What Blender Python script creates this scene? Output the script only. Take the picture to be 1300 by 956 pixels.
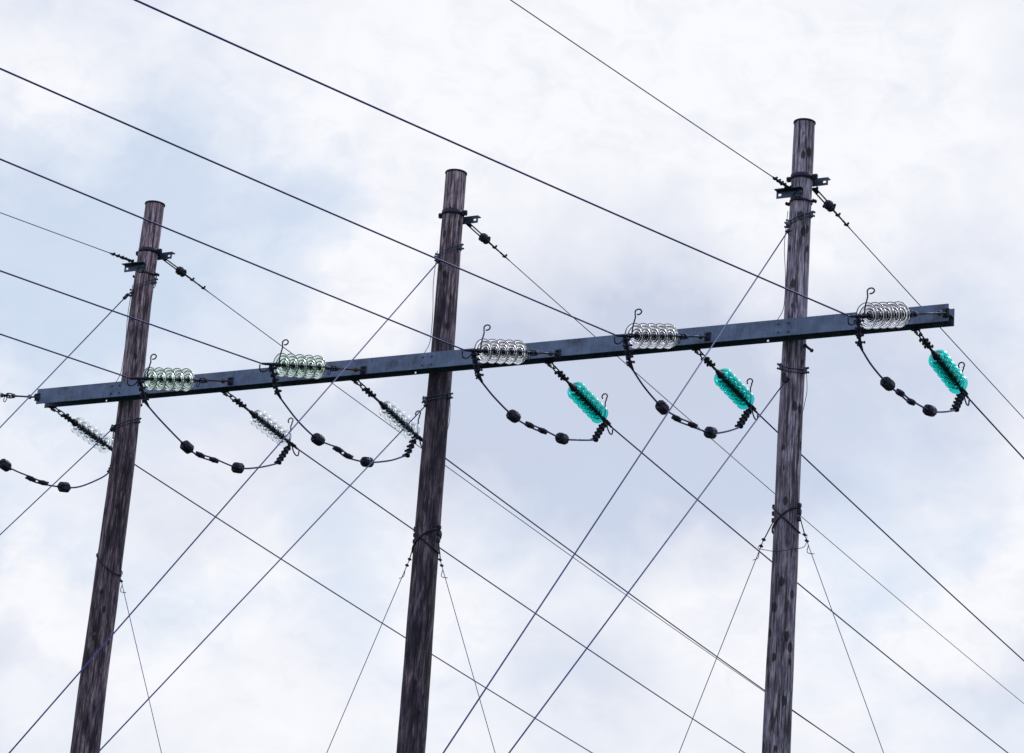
import bpy, bmesh, math, random
from mathutils import Vector, Matrix, Quaternion, noise
R = math.radians
random.seed(7)
sc = bpy.context.scene
for o in list(bpy.data.objects):
    bpy.data.objects.remove(o)
col = sc.collection

# ------------------------------------------------------------------ camera
cd = bpy.data.cameras.new('camera'); cam = bpy.data.objects.new('camera', cd); col.objects.link(cam)
YAW, PITCH, ROLL = 0.5218696, 0.3098637, 0.0792253
fwd = Vector((-math.sin(YAW)*math.cos(PITCH), math.cos(YAW)*math.cos(PITCH), math.sin(PITCH)))
r0 = Vector((math.cos(YAW), math.sin(YAW), 0)); u0 = r0.cross(fwd)
rt = math.cos(ROLL)*r0 + math.sin(ROLL)*u0; up = -math.sin(ROLL)*r0 + math.cos(ROLL)*u0
m = Matrix((rt, up, -fwd)).transposed().to_4x4(); m.translation = Vector((15.7877, -25.6653, 1.6))
cam.matrix_world = m
cd.sensor_fit = 'HORIZONTAL'; cd.sensor_width = 36.0
cd.lens = 36.0*3728.15/1300.0
cd.shift_y = -44.5/1300.0
cd.clip_start = 0.1; cd.clip_end = 8000
sc.camera = cam
sc.render.resolution_x, sc.render.resolution_y = 1024, 753
sc.render.engine = 'CYCLES'
sc.cycles.max_bounces = 24; sc.cycles.transmission_bounces = 20; sc.cycles.transparent_max_bounces = 16
sc.view_settings.view_transform = 'Standard'; sc.view_settings.look = 'None'
sc.view_settings.exposure = 0; sc.view_settings.gamma = 1

# ------------------------------------------------------------------ world: blue sky seen between bright cloud
SUN_EL, SUN_AZ = R(48), R(8)      # azimuth clockwise from +Y; the sun stands behind the cloud, up and to the right
w = bpy.data.worlds.new('World'); sc.world = w; w.use_nodes = True
nt = w.node_tree; N = nt.nodes; L = nt.links; N.clear()
def nd(t, **k):
    n = N.new(t)
    for a, b in k.items(): setattr(n, a, b)
    return n
def inp(s, v):
    if hasattr(v, 'is_output'): L.new(v, s)
    else: s.default_value = v
def mth(op, a, b=None, c=None, clamp=False):
    n = nd('ShaderNodeMath', operation=op, use_clamp=clamp); inp(n.inputs[0], a)
    if b is not None: inp(n.inputs[1], b)
    if c is not None: inp(n.inputs[2], c)
    return n.outputs[0]
tc = nd('ShaderNodeTexCoord')
wn = nd('ShaderNodeTexNoise'); L.new(tc.outputs['Generated'], wn.inputs['Vector'])
wn.inputs['Scale'].default_value = 14; wn.inputs['Detail'].default_value = 5; wn.inputs['Roughness'].default_value = .55
v1 = nd('ShaderNodeVectorMath', operation='SUBTRACT'); L.new(wn.outputs['Color'], v1.inputs[0]); v1.inputs[1].default_value = (.5,.5,.5)
v2 = nd('ShaderNodeVectorMath', operation='MULTIPLY_ADD'); L.new(v1.outputs[0], v2.inputs[0]); v2.inputs[1].default_value = (.11,.11,.11); L.new(tc.outputs['Generated'], v2.inputs[2])
vn = nd('ShaderNodeVectorMath', operation='NORMALIZE'); L.new(v2.outputs[0], vn.inputs[0])
def fbm(scale, seed, detail=5, rough=.5, dist=0.0):
    mp = nd('ShaderNodeMapping'); L.new(tc.outputs['Generated'], mp.inputs[0]); mp.inputs['Location'].default_value = (seed, seed*.7, -seed)
    mp.inputs['Scale'].default_value = (1, 1, 1.5)
    n = nd('ShaderNodeTexNoise'); L.new(mp.outputs[0], n.inputs['Vector'])
    n.inputs['Scale'].default_value = scale; n.inputs['Detail'].default_value = detail; n.inputs['Roughness'].default_value = rough; n.inputs['Distortion'].default_value = dist
    return n.outputs['Fac']
BANKS = [   # cloud banks and clearings: kind, direction, radius in degrees, amount
('b',(-0.6070,0.7276,0.3196),3.23,0.90),
('b',(-0.5586,0.7559,0.3415),2.61,0.60),
('b',(-0.5276,0.7761,0.3454),2.31,0.45),
('b',(-0.6193,0.7528,0.2230),1.69,0.80),
('b',(-0.5191,0.8245,0.2250),2.00,0.35),
('b',(-0.5767,0.7865,0.2212),1.84,0.30),
('b',(-0.3638,0.8982,0.2467),2.31,0.45),
('b',(-0.5914,0.7525,0.2900),2.77,0.50),
('g',(-0.4480,0.8365,0.3155),3.84,0.65),
('g',(-0.4221,0.8616,0.2818),2.92,0.85),
('g',(-0.3649,0.8814,0.3001),2.92,0.60),
('g',(-0.4775,0.8361,0.2700),2.46,0.50),
('g',(-0.5412,0.7959,0.2713),2.92,0.40),
('g',(-0.6113,0.7695,0.1848),1.08,0.50),
('g',(-0.4622,0.8641,0.1992),1.69,0.35),
('g',(-0.3317,0.9203,0.2073),0.92,0.30),
('g',(-0.3094,0.8581,0.4098),1.38,0.12),
('g',(-0.3308,0.8759,0.3512),1.38,0.25),
('w',(-0.3943,0.8318,0.3906),6.45,0.80),
('w',(-0.4925,0.8025,0.3368),1.69,0.80),
('w',(-0.5157,0.7989,0.3094),1.69,0.90),
('w',(-0.6067,0.7682,0.2045),1.69,0.90),
('w',(-0.3354,0.9135,0.2301),1.38,0.70),
('w',(-0.4995,0.7736,0.3899),3.84,0.40),
('w',(-0.5948,0.7076,0.3815),1.84,0.25),
('w',(-0.3378,0.9015,0.2707),1.69,0.40),
('w',(-0.5517,0.7974,0.2446),1.84,0.30),
('w',(-0.5647,0.8027,0.1919),2.92,0.35),
('w',(-0.4260,0.8789,0.2148),2.61,0.40),
('w',(-0.5011,0.8372,0.2191),1.69,0.30),
]
acc = {'b': 0.0, 'g': 0.0, 'w': 0.0}
for k, d, rad, amt in BANKS:
    dp = nd('ShaderNodeVectorMath', operation='DISTANCE'); L.new(vn.outputs[0], dp.inputs[0]); dp.inputs[1].default_value = Vector(d).normalized()
    mr = nd('ShaderNodeMapRange', interpolation_type='SMOOTHSTEP')
    L.new(dp.outputs['Value'], mr.inputs[0]); mr.inputs[1].default_value = 1.25*R(rad); mr.inputs[2].default_value = 0.15*R(rad)
    mr.inputs[3].default_value = 0; mr.inputs[4].default_value = amt
    acc[k] = mth('ADD', mr.outputs[0], acc[k])
n1 = fbm(9, 3.1, 6, .52, .4); n2 = fbm(11, 8.3, 5, .5, .3); n3 = fbm(34, 1.7, 5, .55, .5)
g = mth('MULTIPLY_ADD', n1, .8, -.24)
n4 = fbm(75, 5.2, 6, .6, .8); g = mth('MULTIPLY_ADD', n3, .42, g); g = mth('MULTIPLY_ADD', n4, .22, g); g = mth('ADD', g, -.30)
g = mth('ADD', g, acc['g']); g = mth('MULTIPLY_ADD', acc['b'], -.35, g); g = mth('MULTIPLY_ADD', acc['w'], -.40, g); g = mth('MULTIPLY_ADD', g, 1.0, .05, True); g = mth('MAXIMUM', g, mth('MULTIPLY_ADD', mth('ADD', n3, n4), .7, -.62))
b = mth('MULTIPLY_ADD', n2, 1.0, -.36)
b = mth('MULTIPLY_ADD', n3, .5, b); b = mth('MULTIPLY_ADD', n4, .25, b); b = mth('ADD', b, -.375)
b = mth('ADD', b, acc['b']); b = mth('MULTIPLY_ADD', acc['w'], -.8, b, True)
cm = nd('ShaderNodeMix', data_type='RGBA'); L.new(g, cm.inputs['Factor'])
cm.inputs['A'].default_value = (.95, .957, 1.0, 1); cm.inputs['B'].default_value = (.60, .655, .80, 1)
cmb = nd('ShaderNodeMix', data_type='RGBA'); L.new(mth('MULTIPLY', b, .68), cmb.inputs['Factor'])
L.new(cm.outputs['Result'], cmb.inputs['A']); cmb.inputs['B'].default_value = (.69, .81, .98, 1)
bgc = nd('ShaderNodeBackground'); L.new(cmb.outputs['Result'], bgc.inputs['Color']); bgc.inputs['Strength'].default_value = 1.0
sky = nd('ShaderNodeTexSky', sky_type='NISHITA'); sky.sun_disc = False; sky.sun_elevation = SUN_EL; sky.sun_rotation = SUN_AZ
sky.air_density = 1.0; sky.dust_density = 1.0
bgs = nd('ShaderNodeBackground'); L.new(sky.outputs[0], bgs.inputs['Color']); bgs.inputs['Strength'].default_value = .1
ms = nd('ShaderNodeMixShader'); L.new(mth('MULTIPLY', b, .28), ms.inputs[0]); L.new(bgc.outputs[0], ms.inputs[1]); L.new(bgs.outputs[0], ms.inputs[2])
ow = nd('ShaderNodeOutputWorld'); L.new(ms.outputs[0], ow.inputs['Surface'])

# ------------------------------------------------------------------ sun, softened by the cloud
sd = bpy.data.lights.new('sun', 'SUN'); sd.energy = 1.1; sd.angle = R(12); sd.color = (1, .96, .9)
so = bpy.data.objects.new('sun', sd); col.objects.link(so)
sdir = Vector((math.sin(SUN_AZ)*math.cos(SUN_EL), math.cos(SUN_AZ)*math.cos(SUN_EL), math.sin(SUN_EL)))
so.rotation_euler = sdir.to_track_quat('Z', 'Y').to_euler(); so.location = (0, 0, 40)

# ------------------------------------------------------------------ materials
def mat(name, base=(.5,.5,.5), rough=.6, metal=0.0):
    mt = bpy.data.materials.new(name); mt.use_nodes = True
    bs = mt.node_tree.nodes['Principled BSDF']
    bs.inputs['Base Color'].default_value = (*base, 1); bs.inputs['Roughness'].default_value = rough; bs.inputs['Metallic'].default_value = metal
    return mt, mt.node_tree.nodes, mt.node_tree.links, bs
def ramp(n, stops):
    r = n.new('ShaderNodeValToRGB'); e = r.color_ramp.elements
    while len(e) < len(stops): e.new(.5)
    for el, (p, c) in zip(e, stops): el.position = p; el.color = (*c, 1) if len(c) == 3 else c
    return r
def nz(n, l, vec, scale, detail=4, rough=.5, mp=None):
    if mp is not None:
        q = n.new('ShaderNodeMapping'); l.new(vec, q.inputs[0]); q.inputs['Scale'].default_value = mp[0]; q.inputs['Location'].default_value = mp[1]; vec = q.outputs[0]
    t = n.new('ShaderNodeTexNoise'); l.new(vec, t.inputs['Vector']); t.inputs['Scale'].default_value = scale
    t.inputs['Detail'].default_value = detail; t.inputs['Roughness'].default_value = rough
    return t
def metal_mat(name, c1, c2, rough, metal, scale=20, c3=None, rust=.0):
    mt, n, l, bs = mat(name, c1, rough, metal)
    t = n.new('ShaderNodeTexCoord'); a = nz(n, l, t.outputs['Object'], scale, 6, .6)
    r = ramp(n, [(.3, c1), (.7, c2)]); l.new(a.outputs['Fac'], r.inputs[0]); out = r.outputs[0]
    if c3:
        b_ = nz(n, l, t.outputs['Object'], scale*.35, 5, .65, ((1,1,1),(3,7,1)))
        rr = ramp(n, [(.62-rust, (0,0,0)), (.72-rust, (1,1,1))]); l.new(b_.outputs['Fac'], rr.inputs[0])
        mx = n.new('ShaderNodeMix'); mx.data_type = 'RGBA'; l.new(rr.outputs[0], mx.inputs['Factor']); l.new(out, mx.inputs['A']); mx.inputs['B'].default_value = (*c3, 1); out = mx.outputs['Result']
    l.new(out, bs.inputs['Base Color'])
    bp = n.new('ShaderNodeBump'); bp.inputs['Strength'].default_value = .25; bp.inputs['Distance'].default_value = .003
    l.new(a.outputs['Fac'], bp.inputs['Height']); l.new(bp.outputs[0], bs.inputs['Normal'])
    return mt
def wood(name, pale, dark, tar, seed, tar_lo, tar_hi, tar_amt, knot=.11):
    mt, n, l, bs = mat(name, pale, .88)
    t = n.new('ShaderNodeTexCoord'); O = t.outputs['Object']
    fine = nz(n, l, O, 1.0, 6, .62, ((75, 75, 8), (seed, 0, seed)))
    mid = nz(n, l, O, 1.0, 5, .6, ((22, 22, 3.4), (0, seed*2, 0)))
    crack = nz(n, l, O, 1.0, 3, .55, ((20, 20, .5), (seed, seed, 5)))
    blot = nz(n, l, O, 1.0, 5, .6, ((7, 7, 2.6), (9, seed, 3)))
    r = ramp(n, [(.38, dark), (.52, tuple(a*.6+b*.4 for a, b in zip(pale, dark))), (.66, pale)]); l.new(mid.outputs['Fac'], r.inputs[0])
    def mixc(f, A, B, ty='MIX'):
        mx = n.new('ShaderNodeMix'); mx.data_type = 'RGBA'; mx.blend_type = ty
        if hasattr(f, 'is_output'): l.new(f, mx.inputs['Factor'])
        else: mx.inputs['Factor'].default_value = f
        for s, v in (('A', A), ('B', B)):
            if hasattr(v, 'is_output'): l.new(v, mx.inputs[s])
            else: mx.inputs[s].default_value = (*v, 1)
        return mx.outputs['Result']
    def mm(op, a, b_, cl=False):
        q = n.new('ShaderNodeMath'); q.operation = op; q.use_clamp = cl
        for i, v in enumerate((a, b_)):
            if hasattr(v, 'is_output'): l.new(v, q.inputs[i])
            else: q.inputs[i].default_value = v
        return q.outputs[0]
    fr = ramp(n, [(.36, (.30,.30,.33)), (.64, (1.28,1.25,1.24))]); l.new(fine.outputs['Fac'], fr.inputs[0])
    c = mixc(1.0, r.outputs[0], fr.outputs[0], 'MULTIPLY')
    # old preservative, heavier lower down the pole
    sp = n.new('ShaderNodeSeparateXYZ'); l.new(O, sp.inputs[0])
    hz = n.new('ShaderNodeMapRange'); l.new(sp.outputs['Z'], hz.inputs[0]); hz.inputs[1].default_value = tar_hi; hz.inputs[2].default_value = tar_lo; hz.inputs[3].default_value = -.12; hz.inputs[4].default_value = tar_amt
    tf = mm('ADD', mm('MULTIPLY', mm('SUBTRACT', blot.outputs['Fac'], .5), 2.6), hz.outputs[0], True)
    tf2 = mm('MULTIPLY', tf, mm('ADD', mm('MULTIPLY', mid.outputs['Fac'], -1.0), 1.35), True)
    c = mixc(tf2, c, tar)
    # drying cracks
    cr = ramp(n, [(.0, (0,0,0)), (.468, (0,0,0)), (.49, (1,1,1)), (.51, (1,1,1)), (.532, (0,0,0)), (1, (0,0,0))]); l.new(crack.outputs['Fac'], cr.inputs[0])
    c = mixc(mm('MULTIPLY', cr.outputs[0], .8), c, (.008,.007,.010))
    # knots
    mp = n.new('ShaderNodeMapping'); l.new(O, mp.inputs[0]); mp.inputs['Scale'].default_value = (7.5, 7.5, 4.2); mp.inputs['Location'].default_value = (seed, seed*.3, seed*1.7)
    vo = n.new('ShaderNodeTexVoronoi'); vo.inputs['Scale'].default_value = 1.0; l.new(mp.outputs[0], vo.inputs['Vector'])
    kd = mm('ADD', vo.outputs['Distance'], mm('MULTIPLY', mm('SUBTRACT', fine.outputs['Fac'], .5), .30))
    kr = ramp(n, [(knot, (1,1,1)), (knot+.025, (.55,.55,.55)), (knot+.05, (0,0,0))]); l.new(kd, kr.inputs[0])
    c = mixc(mm('MULTIPLY', kr.outputs[0], .88), c, (.008,.007,.014))
    l.new(c, bs.inputs['Base Color'])
    h = mm('ADD', mm('MULTIPLY', fine.outputs['Fac'], .5), mm('MULTIPLY', cr.outputs[0], -1.0)); h = mm('ADD', h, mm('MULTIPLY', kr.outputs[0], -.6))
    bp = n.new('ShaderNodeBump'); bp.inputs['Strength'].default_value = .9; bp.inputs['Distance'].default_value = .012
    l.new(h, bp.inputs['Height']); l.new(bp.outputs[0], bs.inputs['Normal'])
    return mt
M = {}
M['beam'] = metal_mat('weathered_galvanised_steel', (.055,.095,.205), (.115,.178,.335), .5, .1, 7, (.030,.042,.085), .04)
_n = M['beam'].node_tree.nodes; _l = M['beam'].node_tree.links; _b = _n['Principled BSDF']; _src = _b.inputs['Base Color'].links[0].from_socket
_t = _n.new('ShaderNodeTexCoord'); _s1 = nz(_n, _l, _t.outputs['Object'], 1.0, 6, .65, ((38, 38, 5), (0,0,0))); _s2 = nz(_n, _l, _t.outputs['Object'], 1.0, 5, .6, ((2.2, 4, 7), (4,1,2)))
_m = _n.new('ShaderNodeMath'); _m.operation = 'MULTIPLY'; _l.new(_s1.outputs['Fac'], _m.inputs[0]); _l.new(_s2.outputs['Fac'], _m.inputs[1])
_r = ramp(_n, [(.12, (.55,.55,.58)), (.25, (1,1,1)), (.40, (1.2,1.18,1.16))]); _l.new(_m.outputs[0], _r.inputs[0])
_x = _n.new('ShaderNodeMix'); _x.data_type = 'RGBA'; _x.blend_type = 'MULTIPLY'; _x.inputs['Factor'].default_value = 1; _l.new(_src, _x.inputs['A']); _l.new(_r.outputs[0], _x.inputs['B']); _l.new(_x.outputs['Result'], _b.inputs['Base Color'])
M['iron'] = metal_mat('dark_iron', (.010,.011,.032), (.028,.034,.075), .6, .5, 40)
M['galv'] = metal_mat('dull_zinc', (.030,.048,.095), (.085,.12,.20), .5, .5, 40)
M['rust'] = metal_mat('rusty_iron', (.10,.055,.045), (.05,.045,.055), .8, .2, 30)
M['wire'] = metal_mat('aged_aluminium_wire', (.012,.010,.13), (.026,.021,.24), .5, .2, 60)
M['rope'] = metal_mat('steel_strand', (.008,.012,.13), (.02,.028,.24), .55, .2, 60)
M['green_rope'] = metal_mat('verdigris_strand', (.035,.045,.045), (.06,.07,.07), .6, .5, 60)
M['wood_left'] = wood('brown_pole_timber', (.58,.47,.60), (.095,.070,.118), (.014,.010,.034), 2.3, 10.2, 12.95, .80, .14)
M['wood_mid'] = wood('tarred_pole_timber', (.55,.45,.57), (.080,.060,.105), (.010,.009,.032), 6.1, 10.8, 13.0, 1.05, .15)
M['wood_right'] = wood('grey_pole_timber', (.50,.48,.66), (.19,.17,.265), (.018,.015,.042), 11.7, 8.0, 12.9, .50, .20)
def glass(name, colr, rough=.02, ior=1.5):
    mt, n, l, bs = mat(name, colr, rough)
    bs.inputs['Transmission Weight'].default_value = 1.0; bs.inputs['IOR'].default_value = ior
    return mt
M['glass_green'] = glass('pale_green_glass', (.84,.97,.90)); M['glass_clear'] = glass('clear_glass', (.94,.95,1.0)); M['glass_teal'] = glass('teal_glass', (.03,.61,.58), .09, 1.36); M['glass_faint'] = glass('thin_clear_glass', (.82,.86,.89), .08, 1.32)
mt, n_, l_, bs_ = mat('meadow_grass', (.05,.08,.02), .95); M['grass'] = mt
t_ = n_.new('ShaderNodeTexCoord'); a_ = nz(n_, l_, t_.outputs['Object'], .35, 8, .65); r_ = ramp(n_, [(.3,(.018,.030,.010)),(.6,(.035,.052,.018)),(.8,(.06,.058,.03))]); l_.new(a_.outputs['Fac'], r_.inputs[0]); l_.new(r_.outputs[0], bs_.inputs['Base Color'])

# ------------------------------------------------------------------ mesh helpers
def align(a, b):
    d = (Vector(b) - Vector(a)); q = d.to_track_quat('Z', 'Y'); mm_ = q.to_matrix().to_4x4(); mm_.translation = Vector(a); return mm_
class MB:
    def __init__(s): s.v = []; s.f = []; s.sm = []
    def add(s, vs, fs, smooth=False, m=None):
        k = len(s.v); s.v += [tuple((m @ Vector(p)) if m else p) for p in vs]
        s.f += [tuple(i+k for i in f) for f in fs]; s.sm += [smooth]*len(fs); return s
    def box(s, c, d, m=None, bev=0.0):
        x, y, z = (q/2 for q in d)
        if bev <= 0:
            vs = [(c[0]+i*x, c[1]+j*y, c[2]+k*z) for i in (-1,1) for j in (-1,1) for k in (-1,1)]
            return s.add(vs, [(0,1,3,2),(4,6,7,5),(0,4,5,1),(2,3,7,6),(0,2,6,4),(1,5,7,3)], False, m)
        bm = bmesh.new(); bmesh.ops.create_cube(bm, size=1, matrix=Matrix.Translation(c) @ Matrix.Diagonal((*d, 1)))
        bmesh.ops.bevel(bm, geom=bm.edges[:], offset=bev, segments=1, affect='EDGES')
        bm.verts.index_update(); s.add([v.co[:] for v in bm.verts], [[v.index for v in f.verts] for f in bm.faces], False, m); bm.free(); return s
    def lathe(s, prof, seg=16, m=None, smooth=True, closed=False, sq=None):
        vs = []; fs = []; n = len(prof)
        for k in range(seg):
            a = 2*math.pi*k/seg; q = sq(a) if sq else 1
            vs += [(r*q*math.cos(a), r*q*math.sin(a), z) for r, z in prof]
        for k in range(seg):
            k2 = (k+1) % seg
            for i in range(n if closed else n-1):
                j = (i+1) % n
                fs.append((k*n+i, k2*n+i, k2*n+j, k*n+j))
        if not closed:
            fs.append([k*n for k in range(seg)][::-1]); fs.append([k*n+n-1 for k in range(seg)])
        return s.add(vs, fs, smooth, m)
    def cyl(s, a, b, r, r2=None, seg=12, smooth=True):
        h = (Vector(b)-Vector(a)).length; r2 = r if r2 is None else r2
        c = min(r, r2)*.15
        return s.lathe([(r-c, 0), (r, c), (r2, h-c), (r2-c, h)], seg, align(a, b), smooth)
    def tube(s, pts, r, seg=8, closed=False, rr=None):
        P = [Vector(p) for p in pts]; n = len(P); vs = []; fs = []
        t0 = (P[1]-P[0]).normalized(); nv = t0.orthogonal().normalized()
        for i in range(n):
            if closed: t = (P[(i+1) % n]-P[i-1]).normalized()
            else: t = (P[min(i+1, n-1)]-P[max(i-1, 0)]).normalized()
            nv = (nv - t*nv.dot(t)).normalized(); bn = t.cross(nv); ri = rr[i] if rr else r
            for k in range(seg):
                a = 2*math.pi*k/seg; vs.append(tuple(P[i]+nv*(ri*math.cos(a))+bn*(ri*math.sin(a))))
        for i in range(n if closed else n-1):
            j = (i+1) % n
            for k in range(seg):
                k2 = (k+1) % seg; fs.append((i*seg+k, i*seg+k2, j*seg+k2, j*seg+k))
        if not closed:
            fs.append([k for k in range(seg)][::-1]); fs.append([(n-1)*seg+k for k in range(seg)])
        return s.add(vs, fs, True)
    def bolt(s, a, b, r=.009, head=.017):
        A = Vector(a); B = Vector(b); d = (B-A).normalized()
        s.cyl(A, B, r, seg=8); s.cyl(A+d*.004, A+d*.018, head, seg=6, smooth=False); s.cyl(B-d*.018, B-d*.004, head, seg=6, smooth=False); return s
    def mesh(s, name, mt):
        me = bpy.data.meshes.new(name); me.from_pydata(s.v, [], s.f); me.materials.append(mt)
        me.polygons.foreach_set('use_smooth', s.sm); me.update(); return me
    def build(s, name, mt, parent=None, origin=None):
        """verts are in world space; the object gets its origin at origin (or its parent's base)"""
        if parent is not None: org = Vector(parent['base'])
        else: org = Vector(origin if origin is not None else (0,0,0))
        s.v = [tuple(Vector(p)-org) for p in s.v]
        o = bpy.data.objects.new(name, s.mesh(name, mt)); col.objects.link(o)
        if parent is not None: o.parent = parent
        else: o.location = org
        return o
    def part(s, name, mt, parent):
        """verts already in the parent's own frame"""
        o = bpy.data.objects.new(name, s.mesh(name, mt)); col.objects.link(o); o.parent = parent; return o
def link_stadium(mb, m, ln, wd, r, ax='x'):
    """an oval steel link along local z starting at 0"""
    pts = []; h = wd/2
    for k in range(9):
        a = math.pi*k/8; pts.append((-h*math.cos(a), 0, ln-h+h*math.sin(a)))
    for k in range(9):
        a = math.pi*k/8; pts.append((h*math.cos(a), 0, h-h*math.sin(a)))
    if ax == 'y': pts = [(0, x, z) for x, _, z in pts]
    mb.tube([m @ Vector(p) for p in pts], r, 6, True)
def thing(name, label, cat, loc, group=None):
    o = bpy.data.objects.new(name, None); o.empty_display_size = .2; col.objects.link(o); o.location = loc
    o['base'] = list(loc); tag(o, label, cat, group); return o
def tag(o, label, cat, group=None):
    o['label'] = label; o['category'] = cat
    if group: o['group'] = group
    return o
def inst(src, parent, mtx):
    o = src.copy(); col.objects.link(o); o.parent = parent; o.matrix_local = mtx; return o
def crom(P, n=8):
    P = [Vector(p) for p in P]; Q = [P[0]*2-P[1]] + P + [P[-1]*2-P[-2]]; out = []
    for i in range(1, len(Q)-2):
        a, b_, c, d = Q[i-1:i+3]
        for k in range(n):
            t = k/n; out.append(.5*((2*b_)+(c-a)*t+(2*a-5*b_+4*c-d)*t*t+(3*b_-a-3*c+d)*t**3))
    out.append(P[-1]); return out

# ------------------------------------------------------------------ ground
H = 10.955                    # height of the beam's middle
gm = MB(); n = 48; S = 3000.0
gx = [math.copysign(abs(t)**3, t)*S for t in [(-1+2*i/n) for i in range(n+1)]]
vs = []
for yy in gx:
    for xx in gx:
        d = math.hypot(xx, yy); vs.append((xx, yy+10, (noise.noise(Vector((xx*.02, yy*.02, 0)))*.8)*min(1, max(0, (d-40)/60))))
gm.add(vs, [(j*(n+1)+i, j*(n+1)+i+1, (j+1)*(n+1)+i+1, (j+1)*(n+1)+i) for j in range(n) for i in range(n)], True)
g_ = gm.build('ground', M['grass']); g_['kind'] = 'structure'

# ------------------------------------------------------------------ poles
YP = .30                      # the poles stand just behind the beam
def pole(x, tilt, ztop, rtop, rbot76, mt, label, seed):
    base = Vector((x - tilt*ztop + tilt*(ztop-H)*0, YP, 0))
    def axis(z): return Vector((x + tilt*(z-H), YP, z))
    t = thing('utility_pole', label, 'utility pole', axis(0), 'three wooden poles of the portal')
    k = (rbot76-rtop)/(ztop-7.6); mb = MB(); seg = 56; rings = 300; vs = []; fs = []
    zz = [-.3 + (ztop+.3)*i/rings for i in range(rings+1)]
    for z in zz:
        c = axis(z); r = rtop + k*(ztop-z)
        c = c + Vector((noise.noise(Vector((seed, 0, z*.45))), noise.noise(Vector((0, seed, z*.45))), 0))*.030*min(1, (ztop-z)/1.5)
        for a in range(seg):
            th = 2*math.pi*a/seg; dx, dy = math.cos(th), math.sin(th)
            rr = r*(1 + .030*noise.noise(Vector((dx*1.2+seed, dy*1.2, z*.7))) + .026*noise.noise(Vector((dx*3+seed, dy*3, z*2.2))) + .010*noise.noise(Vector((dx*9, dy*9+seed, z*1.2))))
            vs.append((c.x+rr*dx, c.y+rr*dy, z))
    for i in range(rings):
        for a in range(seg):
            b_ = (a+1) % seg; fs.append((i*seg+a, i*seg+b_, (i+1)*seg+b_, (i+1)*seg+a))
    fs.append([rings*seg+a for a in range(seg)])
    mb.add(vs, fs, True); mb.build('timber', mt, t)
    c = axis(ztop); tx = Matrix.Rotation(math.atan(tilt), 4, 'Y'); mtx = Matrix.Translation(c) @ tx
    MB().lathe([(0.001, .012), (rtop*.8, .010), (rtop*1.06, .005), (rtop*1.09, -.002), (rtop*1.085, -.012), (rtop*1.04, -.012), (rtop*1.03, .0)][::-1], 40, mtx).build('cap', M['iron'], t)
    rad = lambda z: rtop + k*(ztop-z)
    return t, axis, rad
PA, axA, rA = pole(-4.125, .0081, 13.32, .111, .156, M['wood_left'], 'brown weathered round timber pole at the left end of the steel beam', 3.3)
PB, axB, rB = pole(-.005, -.0082, 13.23, .113, .144, M['wood_mid'], 'dark tarred round timber pole in the middle behind the steel beam', 8.8)
PC, axC, rC = pole(4.155, -.0035, 13.30, .107, .134, M['wood_right'], 'grey knotty round timber pole at the right, tallest in the picture', 15.1)

def strap(t, ax, r, z, h=.05, th=.006, name='strap', lug=True, mt='iron'):
    c = ax(z); R0 = r(z)+.004
    mb = MB(); mb.lathe([(R0, -h/2), (R0+th, -h/2), (R0+th, h/2), (R0, h/2)], 32, Matrix.Translation(c), True, True)
    if lug:
        for s in (-1, 1):
            mb.box((c.x+s*(R0+.028), c.y-.012, z), (.056, .006, h)); mb.box((c.x+s*(R0+.028), c.y+.012, z), (.056, .006, h))
            mb.bolt((c.x+s*(R0+.034), c.y-.04, z), (c.x+s*(R0+.034), c.y+.04, z), .007, .014)
    mb.build(name, M[mt], t)
def bracket(t, ax, r, z, side, cx, ln=.30, mt='galv'):
    """short angle iron bolted across the pole, with punched end holes"""
    c = ax(z); y = c.y + side*(r(z)+.009); mb = MB(); hh = .076
    # vertical leg in pieces so that the slots are open
    x0 = c.x+cx-ln/2; x1 = c.x+cx+ln/2
    cuts = [x0, x0+.02, x0+.055, x1-.055, x1-.02, x1]
    for a, b_ in zip(cuts[:-1], cuts[1:]):
        slot = abs((b_-a)-.035) < .002
        if slot:
            mb.box(((a+b_)/2, y, z+.026), (b_-a, .009, .024)); mb.box(((a+b_)/2, y, z-.026), (b_-a, .009, .024))
        else: mb.box(((a+b_)/2, y, z), (b_-a, .009, hh))
    mb.box(((x0+x1)/2, y+side*.031, z+hh/2+.0045), (ln, .071, .009))
    mb.bolt((c.x-.03, y+side*.03, z), (c.x-.03, y-side*.012, z), .01, .02); mb.bolt((c.x+.05, y+side*.03, z), (c.x+.05, y-side*.012, z), .01, .02)
    mb.build('bracket', M[mt], t)
# shield wire brackets: front and rear ones
for t, ax, r, zf, zb in ((PA, axA, rA, 12.49, 12.70), (PC, axC, rC, 12.47, 12.66)):
    strap(t, ax, r, zb+.02); bracket(t, ax, r, zf, -1, -.075); bracket(t, ax, r, zb, 1, .09)
    strap(t, ax, r, zf-.06, .022, .005)
strap(PB, axB, rB, 12.74, .055); bracket(PB, axB, rB, 12.70, 1, .10)

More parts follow.
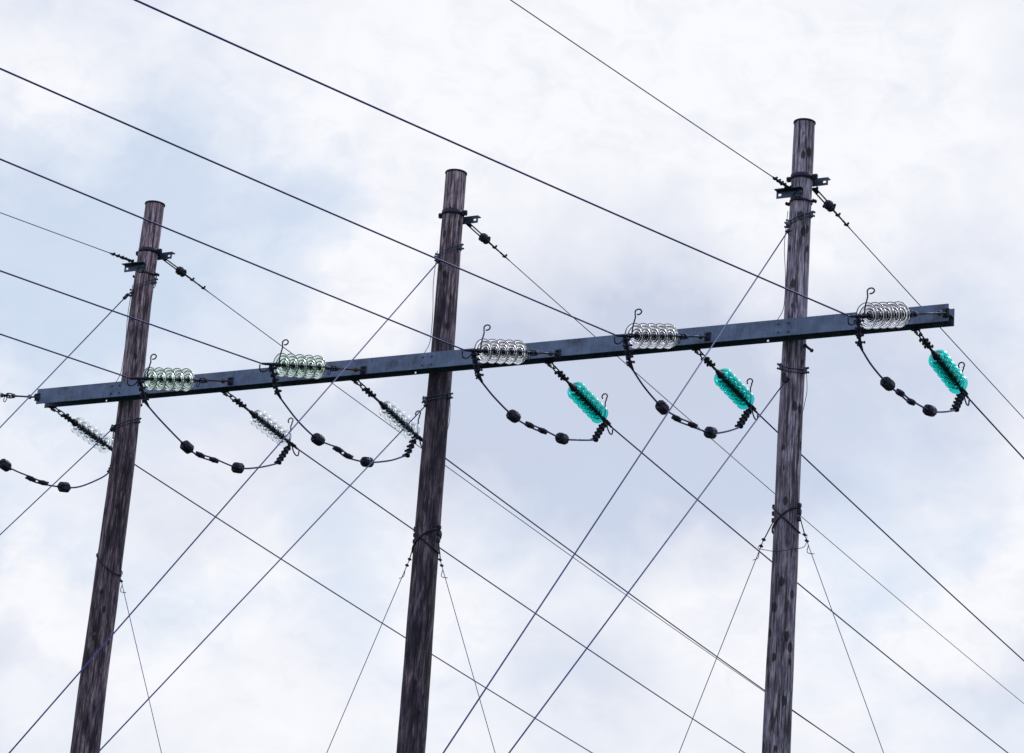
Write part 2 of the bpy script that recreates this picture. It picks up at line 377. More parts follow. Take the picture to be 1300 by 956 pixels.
def wrap(t, ax, r, z, tx, ty, rw=.0048, turns=2, clips=True, seed=0):
    """strand wound round the pole with bolted clips; tx tips it forward, ty sideways"""
    rnd = random.Random(seed); mb = MB()
    for q in range(turns):
        pts = []
        for k in range(40):
            a = 2*math.pi*k/40; zz_ = z + q*.035 + tx*math.sin(a) + ty*math.cos(a); c = ax(zz_); R0 = r(zz_)+rw*1.2
            pts.append((c.x+R0*math.cos(a), c.y+R0*math.sin(a), zz_))
        mb.tube(pts, rw, 6, True)
    if clips:
        for a in (.05, math.pi*1.28, math.pi*1.12, math.pi*1.95):
            zz_ = z + tx*math.sin(a) + ty*math.cos(a); c = ax(zz_); R0 = r(zz_)+.014
            p = Vector((c.x+R0*math.cos(a), c.y+R0*math.sin(a), zz_+.015)); q = Matrix.Translation(p) @ Matrix.Rotation(a, 4, 'Z') @ Matrix.Rotation(rnd.uniform(-.4,.4), 4, 'X')
            mb.box((0,0,0), (.022, .026, .066), q, .004)
            mb.bolt(q @ Vector((-.01, 0, .025)), q @ Vector((.036, 0, .025)), .006, .012); mb.bolt(q @ Vector((-.01, 0, -.02)), q @ Vector((.036, 0, -.02)), .006, .012)
    mb.build('strand_wrap', M['galv'] if clips else M['iron'], t)
wrap(PA, axA, rA, 12.26, .03, .075, seed=1); wrap(PB, axB, rB, 12.27, .03, .06, seed=2); wrap(PC, axC, rC, 12.20, .03, .05, seed=3)
wrap(PA, axA, rA, 10.60, .04, .045, seed=4); wrap(PB, axB, rB, 10.60, .03, .02, seed=5); wrap(PC, axC, rC, 10.60, .05, -.035, seed=6)
# crossed loops that hold the braces lower down
wrap(PA, axA, rA, 8.98, .02, -.13, .008, 1, False); 
for t, ax, r in ((PB, axB, rB), (PC, axC, rC)):
    wrap(t, ax, r, 9.02, -.02, -.12, .009, 1, False); wrap(t, ax, r, 9.02, -.02, .12, .009, 1, False)
    for s in (-1, 1):
        for dz in (.17, .10, .03):
            c = ax(9.02+dz); R0 = r(9)+.012; MB().box((c.x+s*R0, c.y-.01, 9.02+dz-.02), (.03, .04, .045), None, .006).build('strand_clip', M['iron'], t)
# bonding wires from the upper guy down to the beam
for t, ax, r, s in ((PA, axA, rA, 1), (PB, axB, rB, 1), (PC, axC, rC, 1)):
    P = []
    for z, a, o_ in ((12.30, 3.75, .02), (12.1, 3.6, .03), (11.9, 3.5, .035), (11.6, 3.75, .012), (11.35, 3.9, .012), (11.22, 3.75, .02), (11.13, 3.45, .07), (11.055, 3.35, .12)):
        c = ax(z); R0 = r(z)+o_; P.append((c.x+R0*math.cos(a), c.y+R0*math.sin(a), z))
    MB().tube(crom(P), .0035, 6).build('bonding_wire', M['iron'], t)
    P = []
    for z, a, o_ in ((10.62, .1, .012), (10.5, .0, .03), (10.35, -.1, .045), (10.2, -.2, .03), (10.05, -.3, .012), (9.6, -.5, .008), (9.15, -.3, .01)):
        c = ax(z); R0 = r(z)+o_; P.append((c.x+R0*math.cos(a), c.y+R0*math.sin(a), z))
    MB().tube(crom(P), .0035, 6).build('bonding_wire', M['iron'], t)

# ------------------------------------------------------------------ crossarm: H beam lying with its flanges upright
X0, X1 = -5.246, 5.911; W = X1-X0; XM = (X0+X1)/2; FT = .011; D = .171; hh = .09
ca = thing('crossarm', 'long blue-grey steel beam bolted across the three timber poles', 'crossarm', (XM, 0, H))
mb = MB(); mb.box((XM, FT/2, H), (W, FT, 2*hh), None, .0015); mb.build('front_flange', M['beam'], ca)
mb = MB(); holes = [-4.36, -.235, 3.92]; y = D-FT/2
mb.box((XM, y, H-hh+.0055), (W, FT, .011)); mb.box((XM, y, (H+hh+H-hh+.033)/2), (W, FT, 2*hh-.033))
xs = [X0]
for q in holes: xs += [q-.012, q+.012]
xs.append(X1)
for a, b_ in zip(xs[0::2], xs[1::2]): mb.box(((a+b_)/2, y, H-hh+.022), (b_-a, FT, .022))
mb.build('rear_flange', M['beam'], ca)
MB().box((XM, D/2, H), (W, D-2*FT, .008)).build('web', M['beam'], ca)
for ax in (axA, axB, axC):
    c = ax(H)
    for dx, dz in ((-.055, .045), (.055, .045), (-.055, -.045), (.055, -.045)):
        MB().bolt((c.x+dx, -.014, H+dz), (c.x+dx, -.0005, H+dz), .007, .012).build('bolt', M['beam'], ca)
    mb = MB()
    for dz in (-.045,):
        mb.box((c.x-.05, YP+rA(H)+.012, H+dz), (.12, .012, .08)); mb.bolt((c.x+.02, YP+.05, H+dz), (c.x+.02, YP+.20, H+dz), .011, .02)
        if ax is axC: mb.bolt((c.x+.135, YP-.05, H+dz-.075), (c.x+.135, YP+.14, H+dz-.075), .014, .022)
    mb.build('clamp_plate', M['iron'], ca)

# ------------------------------------------------------------------ insulator parts in a common frame (z runs from beam to line)
def disc_meshes():
    gl = MB()
    prof = [(.019, .004), (.036, -.005), (.054, -.001), (.076, .007), (.098, .016), (.114, .026), (.1235, .037), (.1275, .049), (.1265, .055), (.1235, .0565), (.1205, .0545), (.1175, .046), (.112, .0355),
            (.104, .0285), (.098, .027), (.0955, .034), (.0935, .046), (.0905, .0495), (.0870, .0475), (.0850, .036), (.082, .0235), (.074, .0165), (.066, .0150), (.0635, .023), (.0615, .038), (.0585, .0425), (.0550, .041), (.0530, .028), (.048, .0150),
            (.038, .010), (.030, .024), (.022, .030), (.019, .028)]
    gl.lathe(prof, 64, None, True, True)
    g2 = MB(); g2.lathe([(.019, .004), (.036, -.005), (.054, -.001), (.076, .007), (.098, .016), (.114, .026), (.1235, .037), (.1275, .049), (.1265, .055), (.1235, .0565), (.1205, .0545), (.1175, .046), (.112, .0355),
            (.104, .0285), (.094, .0235), (.085, .0205), (.0815, .028), (.079, .038), (.0755, .0405), (.0725, .038), (.070, .027), (.066, .0145), (.054, .008), (.038, .008), (.030, .020), (.022, .026), (.019, .024)], 64, None, True, True)
    cap = MB().lathe([(.020, -.056), (.030, -.056), (.034, -.050), (.035, -.036), (.040, -.030), (.046, -.022), (.050, -.010), (.050, -.004), (.046, .001), (.0, .001)], 20)
    pin = MB().lathe([(.0, .0), (.016, .0), (.016, .034), (.011, .040), (.010, .060), (.016, .062), (.016, .066), (.0, .066)], 12)
    return gl, g2, cap, pin
protos = {}
def disc(parent, m, kind):
    if not protos:
        gl, g2, cap, pin = disc_meshes()
        for k in ('glass_green', 'glass_clear', 'glass_faint', 'glass_teal'):
            protos[k] = (g2 if k in ('glass_faint', 'glass_teal') else gl).mesh('glass_disc', M[k])
        protos['cap'] = cap.mesh('cap', M['iron']); protos['pin'] = pin.mesh('pin', M['iron'])
    o = bpy.data.objects.new('glass_disc', protos[kind]); col.objects.link(o); o.parent = parent; o.matrix_local = m
    for q in ('cap', 'pin'):
        c = bpy.data.objects.new(q, protos[q]); col.objects.link(c); c.parent = o
def horn(parent, base, hdir, incoming):
    """arcing horn: a stem with a pigtail loop"""
    b = Vector(base); X = Vector(hdir); Z = Vector((0,0,1)); P = []
    if incoming:
        for x, z in ((-.01,0), (-.008,.07), (.002,.13), (.016,.19), (.012,.215)): P.append(b+X*x+Z*z)
        c = b+X*.045+Z*.245
        for k in range(12):
            a = R(200-k*28); P.append(c+X*(.036*math.cos(a))+Z*(.028*math.sin(a)))
    else:
        for x, z in ((0,0), (.004,.08), (.002,.15), (.0,.195), (.012,.225)): P.append(b+X*x+Z*z)
        c = b-X*.012+Z*.262
        for k in range(12):
            a = R(-50+k*25); P.append(c+X*(.032*math.cos(a))+Z*(.032*math.sin(a)))
    MB().tube(crom(P, 4), .0075, 8).build('arcing_horn', M['iron'], parent)
def line_clamp(parent, A, C, s0, wire_dir):
    """bolted strain clamp: socket, ribbed body, keeper lugs"""
    m = align(A, C); Ln = (Vector(C)-Vector(A)).length; mb = MB()
    f = lambda x, y, z: m @ Vector((x, y, z))
    mb.cyl(f(0,0,s0), f(0,0,s0+.06), .021, .026, 12)
    mb.box((0,0,s0+.085), (.05, .018, .06), m, .004)
    mb.cyl(f(0,0,s0+.08), f(0,0,Ln), .020, .012, 12)
    for k in range(3): mb.bolt(f(-.034,0,s0+.12+.035*k), f(.034,0,s0+.12+.035*k), .006, .012)
    mb.build('strain_clamp', M['iron'], parent)
    mb = MB(); e = Vector(C); dn = Vector((0,0,-1)); ax = (Vector(C)-Vector(A)).normalized()
    mb.tube(crom([e-ax*.12, e-ax*.10+dn*.05, e-ax*.04+dn*.085, e+ax*.02+dn*.07, e+ax*.03+dn*.01], 4), .008, 6)
    mb.build('keeper', M['iron'], parent)
ORD = ['at the left beam end', 'beside the left pole', 'third from the left', 'just right of the middle pole', 'second from the right', 'at the right beam end']
DATA = [
dict(a=(-5.232, -0.03, 10.945),c=(-5.567, -1.375, 10.625),e=(-5.12, 0.2, 10.872),g=(-5.12, 1.538, 10.672),
  j=[(-5.534, -1.158, 10.456), (-5.462, -0.692, 10.234), (-5.391, -0.227, 10.075), (-5.327, 0.189, 10.024), (-5.298, 0.378, 10.025), (-5.247, 0.709, 10.059), (-5.209, 0.956, 10.131), (-5.162, 1.268, 10.317), (-5.139, 1.417, 10.444), (-5.129, 1.483, 10.608)]),
dict(a=(-2.536, -0.03, 10.924),c=(-2.873, -1.383, 10.563),e=(-2.711, 0.2, 10.837),g=(-2.711, 1.72, 10.638),
  j=[(-2.857, -1.075, 10.37), (-2.841, -0.776, 10.251), (-2.816, -0.293, 10.095), (-2.803, -0.051, 10.071), (-2.79, 0.202, 10.084), (-2.767, 0.644, 10.114), (-2.748, 1.017, 10.221), (-2.73, 1.356, 10.362), (-2.728, 1.387, 10.388), (-2.72, 1.533, 10.597)]),
dict(a=(-0.798, -0.03, 10.91),c=(-1.145, -1.422, 10.57),e=(-0.993, 0.2, 10.829),g=(-0.993, 1.726, 10.592),
  j=[(-1.129, -1.092, 10.324), (-1.11, -0.697, 10.151), (-1.092, -0.31, 10.057), (-1.073, 0.069, 10.052), (-1.064, 0.266, 10.032), (-1.046, 0.633, 10.066), (-1.026, 1.048, 10.196), (-1.013, 1.319, 10.321), (-1.009, 1.391, 10.357), (-1.003, 1.533, 10.608)]),
dict(a=(1.594, -0.03, 10.894),c=(1.264, -1.353, 10.534),e=(1.407, 0.2, 10.828),g=(1.407, 1.671, 10.591),
  j=[(1.279, -1.033, 10.323), (1.294, -0.724, 10.217), (1.312, -0.337, 10.132), (1.327, -0.013, 10.129), (1.34, 0.253, 10.143), (1.359, 0.653, 10.172), (1.375, 1.002, 10.255), (1.388, 1.281, 10.335), (1.391, 1.346, 10.362), (1.399, 1.498, 10.564)]),
dict(a=(3.321, -0.03, 10.93),c=(2.989, -1.362, 10.535),e=(3.119, 0.2, 10.845),g=(3.119, 1.714, 10.645),
  j=[(3.002, -1.046, 10.313), (3.015, -0.738, 10.187), (3.031, -0.354, 10.092), (3.045, -0.042, 10.067), (3.059, 0.306, 10.097), (3.076, 0.703, 10.13), (3.088, 0.977, 10.213), (3.1, 1.275, 10.341), (3.103, 1.354, 10.395), (3.111, 1.529, 10.601)]),
dict(a=(5.889, -0.03, 10.949),c=(5.52, -1.512, 10.452),e=(5.514, 0.2, 10.856),g=(5.514, 1.67, 10.61),
  j=[(5.519, -1.241, 10.238), (5.519, -0.931, 10.146), (5.518, -0.52, 10.092), (5.517, -0.195, 10.099), (5.517, 0.101, 10.097), (5.516, 0.605, 10.157), (5.515, 0.945, 10.243), (5.515, 1.281, 10.36), (5.514, 1.336, 10.392), (5.514, 1.494, 10.589)]),
]
GL_IN = ['glass_green']*3 + ['glass_clear']*3; GL_OUT = ['glass_faint']*3 + ['glass_teal']*3
LAB_IN = ['greenish glass insulator string pulled out past the left tip of the beam', 'greenish glass insulator string in front of the beam beside the left pole',
 'greenish glass insulator string in front of the beam midway between left and middle poles', 'clear glass insulator string in front of the beam just right of the middle pole',
 'clear glass insulator string in front of the beam midway between middle and right poles', 'clear glass insulator string in front of the beam\'s right tip']
LAB_OUT = ['pale glass insulator string under the left tip, running behind the left pole', 'pale glass insulator string hanging below the beam right of the left pole',
 'pale glass insulator string below the beam, its end just left of the middle pole', 'teal glass insulator string below the beam, nearest right of the middle pole',
 'teal glass insulator string below the beam, just left of the right pole', 'teal glass insulator string below the right tip of the beam']
for i, d in enumerate(DATA):
    A, C = Vector(d['a']), Vector(d['c'])
    # ---- incoming side, in front of the beam
    A0 = Vector((A.x, -.001, A.z)); t = thing('insulator_string', LAB_IN[i], 'insulator', A0, 'strain strings on the near side of the beam')
    m = align(A0, C); Ln = (C-A0).length; ml = m.copy(); ml.translation = Vector((0,0,0)); f = lambda x, y, z: m @ Vector((x, y, z))
    s_first = Ln-.33; s_last = s_first-4*.131
    mb = MB(); mb.box((A.x, -.006, A.z), (.07, .012, .09), None, .002); mb.bolt((A.x+.0, -.03, A.z+.028), (A.x, -.001, A.z+.028), .007, .014); mb.bolt((A.x, -.03, A.z-.028), (A.x, -.001, A.z-.028), .007, .014)
    mb.tube(crom([(A.x, -.01, A.z+.022), (A.x, -.05, A.z+.014), (A.x, -.062, A.z-.004), (A.x, -.05, A.z-.02), (A.x, -.01, A.z-.022)], 4), .008, 6)
    mb.build('anchor_plate', M['iron'], t)
    mb = MB(); e1 = s_last-.21
    link_stadium(mb, align(f(0,0,.035), C), .07, .045, .007)
    mb.cyl(f(0,0,.09), f(0,0,.12), .010)
    mb.tube([f(.019,0,.11), f(.019,0,e1-.03)], .007, 6); mb.tube([f(-.019,0,.11), f(-.019,0,e1-.03)], .007, 6)
    mb.cyl(f(0,0,.10), f(0,0,.13), .027, seg=8, smooth=False); mb.cyl(f(0,0,e1-.05), f(0,0,e1-.02), .027, seg=8, smooth=False)
    mb.cyl(f(0,0,.12), f(0,0,.19), .011); mb.cyl(f(0,0,e1-.10), f(0,0,e1-.01), .011)
    mb.build('turnbuckle', M['rust'] if i in (1, 2) else M['galv'], t)
    mb = MB(); link_stadium(mb, m @ Matrix.Translation((0,0,e1-.03)), .10, .05, .008, 'y'); mb.bolt(f(-.035,0,e1), f(.035,0,e1), .008, .015)
    mb.cyl(f(0,0,e1+.05), f(0,0,s_last-.05), .017); mb.bolt(f(-.04,0,e1+.07), f(.04,0,e1+.07), .008, .016); mb.cyl(f(0,0,s_last-.09), f(0,0,s_last-.05), .026)
    P = [f(0,0,e1+.05)+Vector((0,0,z))+Vector((0,1,0))*y_ for y_, z in ((0,0),(-.01,-.05),(-.03,-.085),(-.055,-.08),(-.05,-.04),(-.03,-.01))]
    mb.tube(crom(P, 4), .005, 6)
    mb.build('shackle', M['iron'], t)
    for k in range(5):
        disc(t, ml @ Matrix.Translation((0,0,s_last+.131*k)), GL_IN[i])
    # ties between disc pins of the wider spacing
    mb = MB()
    mb.cyl(f(0,0,s_first+.06), f(0,0,s_first+.12), .014)
    mb.build('socket_pin', M['iron'], t)
    line_clamp(t, A0, C, s_first+.07, None)
    horn(t, f(0,0,s_first+.08), (1,0,0), True)
    # ---- outgoing side, under the far edge of the beam
    E, G = Vector(d['e']), Vector(d['g'])
    E0 = Vector((E.x, D-.03, H-hh)); t = thing('insulator_string', LAB_OUT[i], 'insulator', E0, 'strain strings on the far side of the beam')
    m = align(E0, G); Ln = (G-E0).length; ml = m.copy(); ml.translation = Vector((0,0,0)); f = lambda x, y, z: m @ Vector((x, y, z))
    s_first = Ln-.36; s_last = s_first-5*.114
    mb = MB(); mb.box((E.x, D-.03, H-hh-.006), (.09, .07, .012)); mb.box((E.x, D+.0, H-hh-.028), (.014, .08, .034), None, .003); mb.build('anchor_plate', M['iron'], t)
    mb = MB(); link_stadium(mb, m @ Matrix.Translation((0,0,.0)), .15, .05, .008); link_stadium(mb, m @ Matrix.Translation((0,0,.125)), .13, .046, .008, 'y')
    mb.build('chain_link', M['iron'], t)
    mb = MB(); a0 = .23; b0 = s_last-.05
    mb.cyl(f(0,0,a0), f(0,0,b0-.05), .014); 
    for q, hx in ((.02, .05), (.09, .045), (.16, .05)):
        if a0+q < b0-.03: mb.bolt(f(-hx,0,a0+q), f(hx,0,a0+q), .009, .019); mb.box((0,0,a0+q), (.045,.03,.045), m, .005)
    mb.box((.02,.03,a0+.10), (.03,.06,.03), m, .005)
    mb.cyl(f(0,0,b0-.06), f(0,0,b0), .022, .028)
    mb.build('shackle', M['iron'], t)
    for k in range(6): disc(t, ml @ Matrix.Translation((0,0,s_last+.114*k)) @ Matrix.Diagonal((.84,.84,1,1)), GL_OUT[i])
    mb = MB()
    mb.cyl(f(0,0,s_first+.06), f(0,0,s_first+.12), .016)
    mb.build('socket_pin', M['iron'], t)
    line_clamp(t, E0, G, s_first+.08, None)
    horn(t, f(0,0,s_first+.17), (1,0,0), False)

# ------------------------------------------------------------------ jumpers
LAB_J = ['black jumper cable with two round weights, looping at the left edge past the left pole', 'black jumper cable with two round weights, looping right of the left pole',
 'black jumper cable with two round weights, ending just left of the middle pole', 'black jumper cable with two round weights, looping right of the middle pole',
 'black jumper cable with two round weights, looping just left of the right pole', 'black jumper cable with two round weights, looping under the right beam end']
def weight(parent, c, tan, roll):
    m = align(c, c+tan) @ Matrix.Rotation(roll, 4, 'Z'); mb = MB()
    sq = lambda a: 1 + .03*math.cos(8*a)
    for s in (-1, 1):      # two half shells clamped on the cable, a gap between
        vs = []; fs = []; prof = [(.0, -.068), (.034, -.070), (.048, -.058), (.055, -.049), (.055, .049), (.048, .058), (.034, .070), (.0, .068)]
        n_a = 18
        for k in range(n_a+1):
            a = math.pi*k/n_a; q = sq(a)
            vs += [(r_*q*math.cos(a), s*(r_*q*math.sin(a)+.006), z) for r_, z in prof]
        n = len(prof)
        for k in range(n_a):
            for j in range(n-1):
                q = (k*n+j, (k+1)*n+j, (k+1)*n+j+1, k*n+j+1); fs.append(q if s < 0 else q[::-1])
        fs.append(list(range(n)) + [n_a*n+j for j in range(n-1, -1, -1)])
        mb.add(vs, fs, False, m)
    mb.bolt(m @ Vector((.036,-.05,.0)), m @ Vector((.036,.05,.0)), .006, .013)
    mb.cyl(m @ Vector((0,0,-.105)), m @ Vector((0,0,.105)), .016)
    mb.build('round_weight', M['iron'], parent)
for i, d in enumerate(DATA):
    J = [Vector(p) for p in d['j']]; C, G = Vector(d['c']), Vector(d['g'])
    rnd = random.Random(i*5+2)
    t = thing('jumper_cable', LAB_J[i], 'cable', J[4], 'jumper loops under the beam')
    side = (J[4]-J[3]).normalized().cross(Vector((1,0,0))).normalized()*.017 if i % 2 else Vector((.017,0,0)) + Vector((0,0,.012))
    full = crom(J[:9], 10)
    i3, i4 = 30, 40
    tan3 = (full[31]-full[29]).normalized(); tan4 = (full[41]-full[39]).normalized()
    P1 = [p + side*max(0, min(1, (k-20)/9)) for k, p in enumerate(full[:i4+1])] + [full[i4]+side+tan4*.07]
    P2 = [full[i3]-side-tan3*.07] + [p - side*max(0, min(1, (50-k)/9)) for k, p in enumerate(full) if k >= i3]
    MB().tube(P1, .0095, 8).build('cable', M['wire'], t); MB().tube(P2, .0095, 8).build('cable', M['wire'], t)
    for c, tn in ((full[i3], tan3), (full[i4], tan4)):
        m = align(c, c+tn); mb = MB()
        mb.lathe([(.018,-.062),(.026,-.054),(.027,-.01),(.030,-.008),(.030,.008),(.027,.01),(.026,.054),(.018,.062)], 12, m @ Matrix.Diagonal((1.25,1,1,1)))
        mb.bolt(m @ Vector((-.045,0,.0)), m @ Vector((.045,0,.0)), .006, .012)
        mb.build('sleeve', M['iron'], t)
    weight(t, full[20], (full[21]-full[19]).normalized(), rnd.uniform(0, 3)); weight(t, full[50], (full[51]-full[49]).normalized(), rnd.uniform(0, 3))
    # terminal at the incoming clamp
    top = C + (Vector(d['a'])-C).normalized()*.13; bot = J[0]; mb = MB(); m = align(top, bot); Lt = (bot-top).length; f = lambda x, y, z: m @ Vector((x, y, z))
    mb.cyl(top, bot, .018, .015, 10)
    nb = max(3, int(Lt/.062))
    for k in range(nb):
        z = .05 + (Lt-.09)*k/(nb-1); w_ = .038 + .012*rnd.random()
        mb.box((0, .004*(-1)**k, z), (.05, .045, .03), m, .005); mb.bolt(f(-w_-.004, .012, z), f(w_, .012, z), .0075, .014); mb.bolt(f(.012, -w_, z+.014), f(.012, w_, z+.014), .0065, .012)
    mb.cyl(bot-(bot-top).normalized()*.03, bot+(J[1]-bot).normalized()*.06, .020, .012, 10)
    mb.build('terminal', M['iron'], t)
    # terminal at the outgoing clamp: a row of stout bolts
    top = J[9]; bot = J[8]; g0 = G + (Vector(d['e'])-G).normalized()*.17; mb = MB(); mb.tube(crom([g0, top, (top+bot)/2, bot], 5), .021, 8)
    m = align(top, bot); Lt = (bot-top).length
    for k in range(5):
        z = .0 + (Lt-.0)*k/4; mb.cyl(m @ Vector((0,0,z-.010)), m @ Vector((0,0,z+.010)), .030, .038, 10); mb.bolt(m @ Vector((-.062,0,z)), m @ Vector((.034,0,z)), .011, .015)
    mb.build('terminal', M['iron'], t)

# ------------------------------------------------------------------ spans
def span(start, k, c, sgn, length, r, name, label, cat, group, mt, head=0.0):
    st = Vector(start); P = []; s = 0
    step = [0]
    while step[-1] < length: step.append(step[-1] + (.5 if step[-1] < 20 else 2))
    for s in step: P.append(st + Vector((-math.sin(head)*s, sgn*math.cos(head)*s, -k*s + c*s*s)))
    t = thing(name, label, cat, st, group)
    MB().tube(P, r, 8).build('strand', mt, t)
    return t
K_IN = [(.008,.0008),(.0082,.0008),(.012,.0008),(-.0053,.0008),(.0001,.0008),(.0241,.0008)]
K_OUT = [(.107,.0009),(.101,.0009),(.097,.0009),(.100,.0009),(.103,.0009),(.095,.0009)]
LI = ['overhead wire entering from the left to the string at the left beam tip', 'lowest overhead wire from the left edge, ending beside the left pole', 'overhead wire from the left edge crossing the left pole below its bracket',
 'overhead wire from the left edge crossing the left pole near its top', 'overhead wire from the left edge crossing the middle pole above the beam', 'topmost thick overhead wire, from the top edge to the right beam tip']
LO = ['lower-left overhead wire running away from behind the left pole', 'overhead wire running away from the pale string right of the left pole', 'overhead wire running away from behind the middle pole',
 'overhead wire running away from the leftmost teal string', 'overhead wire running away from the middle teal string behind the right pole', 'overhead wire running away from the rightmost teal string']
for i, d in enumerate(DATA):
    C, G = Vector(d['c']), Vector(d['g'])
    span(C, *K_IN[i], -1, 100 if i < 5 else 100, .0088, 'conductor_wire', LI[i], 'wire', 'conductors on the near side', M['wire'], R(14))
    span(G, *K_OUT[i], 1, 110, .0085, 'conductor_wire', LO[i], 'wire', 'conductors on the far side', M['wire'])

def shield(start, k, c, sgn, length, r, label, mt, head=0.0):
    st = Vector(start); f = lambda s, o=(0,0,0): st + Vector((o[0]-math.sin(head)*s, sgn*math.cos(head)*s+o[1], -k*s + c*s*s + o[2]))
    t = thing('shield_wire', label, 'wire', st, 'thin shield wires at the pole tops')
    P = []; s = .3 if sgn < 0 else .55
    while s < length: P.append(f(s)); s += .5 if s < 20 else 2
    MB().tube(P, r, 6).build('strand', mt, t)
    if sgn > 0:     # twin straps, a small egg insulator, then a wrapped grip
        mb = MB(); mb.tube([f(0,(.022,0,0)), f(.40,(.022,0,0))], .008, 6); mb.tube([f(0,(-.022,0,0)), f(.40,(-.022,0,0))], .008, 6)
        mb.bolt(f(0,(-.05,0,0)), f(0,(.05,0,0)), .010, .02); mb.cyl(f(.0), f(.10), .016); mb.build('yoke_strap', M['iron'], t)
        mb = MB(); m = align(f(.40), f(.55)); mb.lathe([(.015,-.05),(.045,-.03),(.055,0),(.045,.04),(.05,.07),(.02,.10)], 12, m, False); mb.bolt(m @ Vector((-.075,0,.02)), m @ Vector((.075,0,.02)), .009, .018); mb.build('egg_insulator', M['iron'], t)
        mb = MB(); mb.cyl(f(.48), f(.85), .012, .008); 
        for q in (.66, .90): mb.box((0,0,0), (.036,.024,.034), align(f(q), f(q+.1)), .006); mb.bolt(f(q,(-.03,0,.0)), f(q,(.03,0,.02)), .006, .012)
        mb.cyl(f(.8), f(1.02), .011, .006); mb.build('wire_grip', M['iron'], t)
    else:
        mb = MB(); mb.cyl(f(-.02), f(.12), .016, .014); mb.bolt(f(.01,(-.04,0,0)), f(.01,(.04,0,0)), .009, .016); mb.bolt(f(.11,(-.034,0,0)), f(.11,(.034,0,0)), .008, .014)
        mb.build('yoke_strap', M['iron'], t)
        mb = MB(); mb.cyl(f(.1), f(.33), .013, .009)
        for q in (.15, .21, .28): mb.box((0,0,0), (.04,.028,.035), align(f(q), f(q+.1)), .007); mb.bolt(f(q,(-.028,0,.0)), f(q,(.028,0,.012)), .006, .011)
        mb.build('wire_grip', M['iron'], t)
shield((-4.19, .10, 12.55), .0135, .0006, -1, 100, .0055, 'thin shield wire from the left edge to the bracket on the left pole', M['rope'], R(14))
shield((4.10, .08, 12.50), .017, .0006, -1, 100, .0055, 'thin shield wire from the top edge to the bracket on the right pole', M['rope'], R(5))
shield((-4.06, .47, 12.72), .098, .0007, 1, 110, .0055, 'thin shield wire running away from the top of the left pole behind the beam', M['rope'])
shield((.06, .47, 12.70), .100, .0008, 1, 110, .0050, 'thin greenish shield wire running away from the top of the middle pole', M['green_rope'])
shield((4.21, .47, 12.62), .088, .0007, 1, 110, .0055, 'thin shield wire running away from the top of the right pole past the beam end', M['rope'])

# ------------------------------------------------------------------ guys down to the near side
def guy(ax, r, z, y, slope, x, label, grip):
    t = thing('guy_wire', label, 'guy wire', (x, y, z), 'guy wires slanting down towards the lower left')
    end = Vector((x, y - (z+.02)/slope, -.02)); st = Vector((x, y, z))
    mb = MB(); mb.tube([st, st.lerp(end, .3), st.lerp(end, .7), end], .0068, 8); mb.build('strand', M['rope'], t)
    d_ = (end-st).normalized(); c = ax(z+.06)
    mb = MB(); mb.tube([st, (c.x-.4*r(z), c.y-r(z)*.95, z+.07)], .0068, 6); mb.tube([st, (c.x-r(z)*.98, c.y-.02, z+.05)], .0068, 6)
    for q in grip:
        mb.box((0,0,0), (.03,.035,.045), align(st+d_*q, st+d_*(q+.1)), .006); mb.bolt(st+d_*q+Vector((-.03,0,0)), st+d_*q+Vector((.03,0,0)), .006, .012)
    mb.build('wire_grip', M['iron'], t)
guy(axA, rA, 12.14, .12, 1.12, -4.21, 'guy wire from the top of the left pole to the left edge', (0, .06)); guy(axA, rA, 10.53, .15, .983, -4.22, 'guy wire from the left pole just below the beam', (.0,))
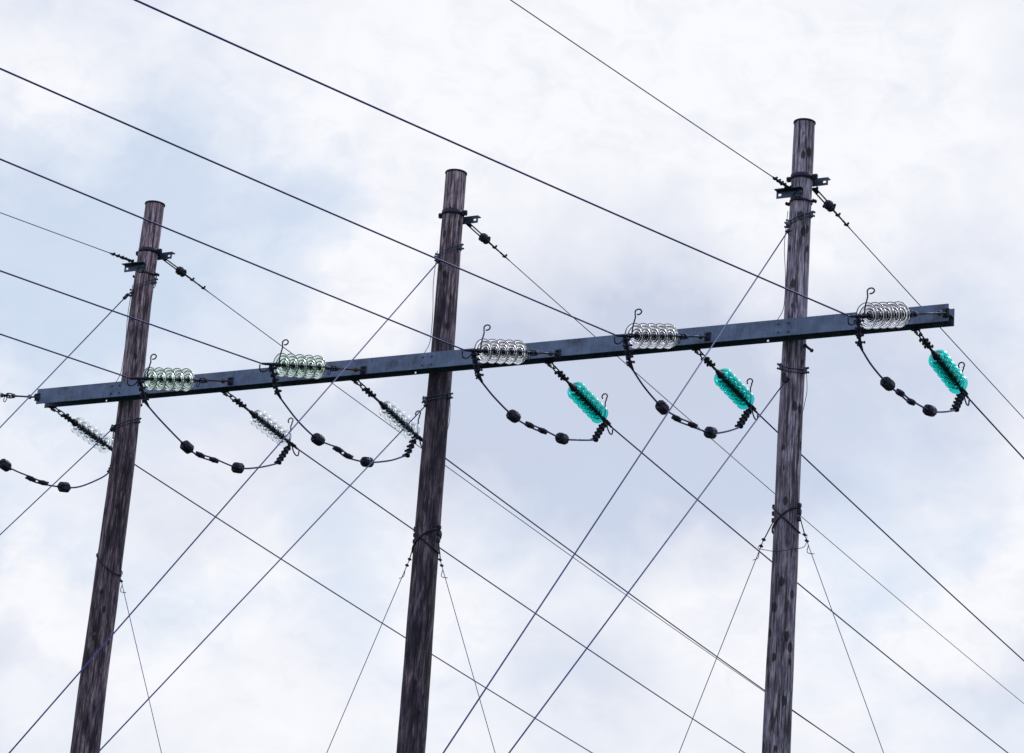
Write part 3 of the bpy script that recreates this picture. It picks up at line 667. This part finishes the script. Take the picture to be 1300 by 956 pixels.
guy(axB, rB, 12.12, .10, 1.057, -.03, 'guy wire from the top of the middle pole crossing in front of the beam', (.0,)); guy(axB, rB, 10.49, .12, .94, -.04, 'guy wire from the middle pole just below the beam', (.0,))
guy(axC, rC, 12.00, .03, 1.081, 4.14, 'guy wire from the top of the right pole crossing in front of the beam', (.0,)); guy(axC, rC, 10.46, .165, .931, 4.15, 'guy wire from the right pole just below the beam', (.0, .05))

# ------------------------------------------------------------------ side braces from pole to pole foot
def brace(a, b_, yb, label, ax, r, s):
    a = Vector(a); b_ = Vector(b_); t = thing('brace_wire', label, 'brace wire', a, 'thin brace wires between the poles')
    MB().tube([a, a.lerp(b_, .3), a.lerp(b_, .7), b_], .0042, 6).build('strand', M['rope'], t)
    d_ = (b_-a).normalized(); mb = MB(); c = ax(a.z+.22)
    mb.tube([a, (c.x+s*(r(a.z)+.008), c.y, a.z+.22)], .006, 6)
    for q in (-.02, .05):
        mb.box((0,0,0), (.026,.024,.03), align(a+d_*q, a+d_*(q+.1)), .006); mb.bolt(a+d_*q+Vector((-.022,0,.008)), a+d_*q+Vector((.022,0,-.008)), .006, .011)
    mb.tube(crom([a+d_*.1, a+d_*.13+Vector((-s*.01,-.02,-.05)), a+d_*.2+Vector((s*.03,0,0))], 4), .004, 6)
    mb.build('wire_grip', M['iron'], t)
brace((-3.965, .30, 8.82), (-.28, .30, 0), 0, 'thin brace wire sloping right from the left pole', axA, rA, 1)
brace((-.185, .29, 8.82), (-3.64, .27, 0), 0, 'thin brace wire sloping left from the middle pole', axB, rB, -1)
brace((.20, .30, 8.80), (3.79, .33, 0), 0, 'thin brace wire sloping right from the middle pole', axB, rB, 1)
brace((3.92, .29, 8.82), (.63, .27, 0), 0, 'thin brace wire sloping left from the right pole', axC, rC, -1)
brace((4.37, .30, 8.85), (8.09, .30, 0), 0, 'thin brace wire sloping right from the right pole', axC, rC, 1)
# slack tail joining the grips in front of the right pole
MB().tube(crom([(3.92,.28,8.80),(3.93,.16,8.72),(4.05,.12,8.68),(4.16,.11,8.66),(4.3,.13,8.68),(4.41,.2,8.72),(4.40,.28,8.86)], 6), .0035, 6).build('tail_wire', M['iron'], PC)
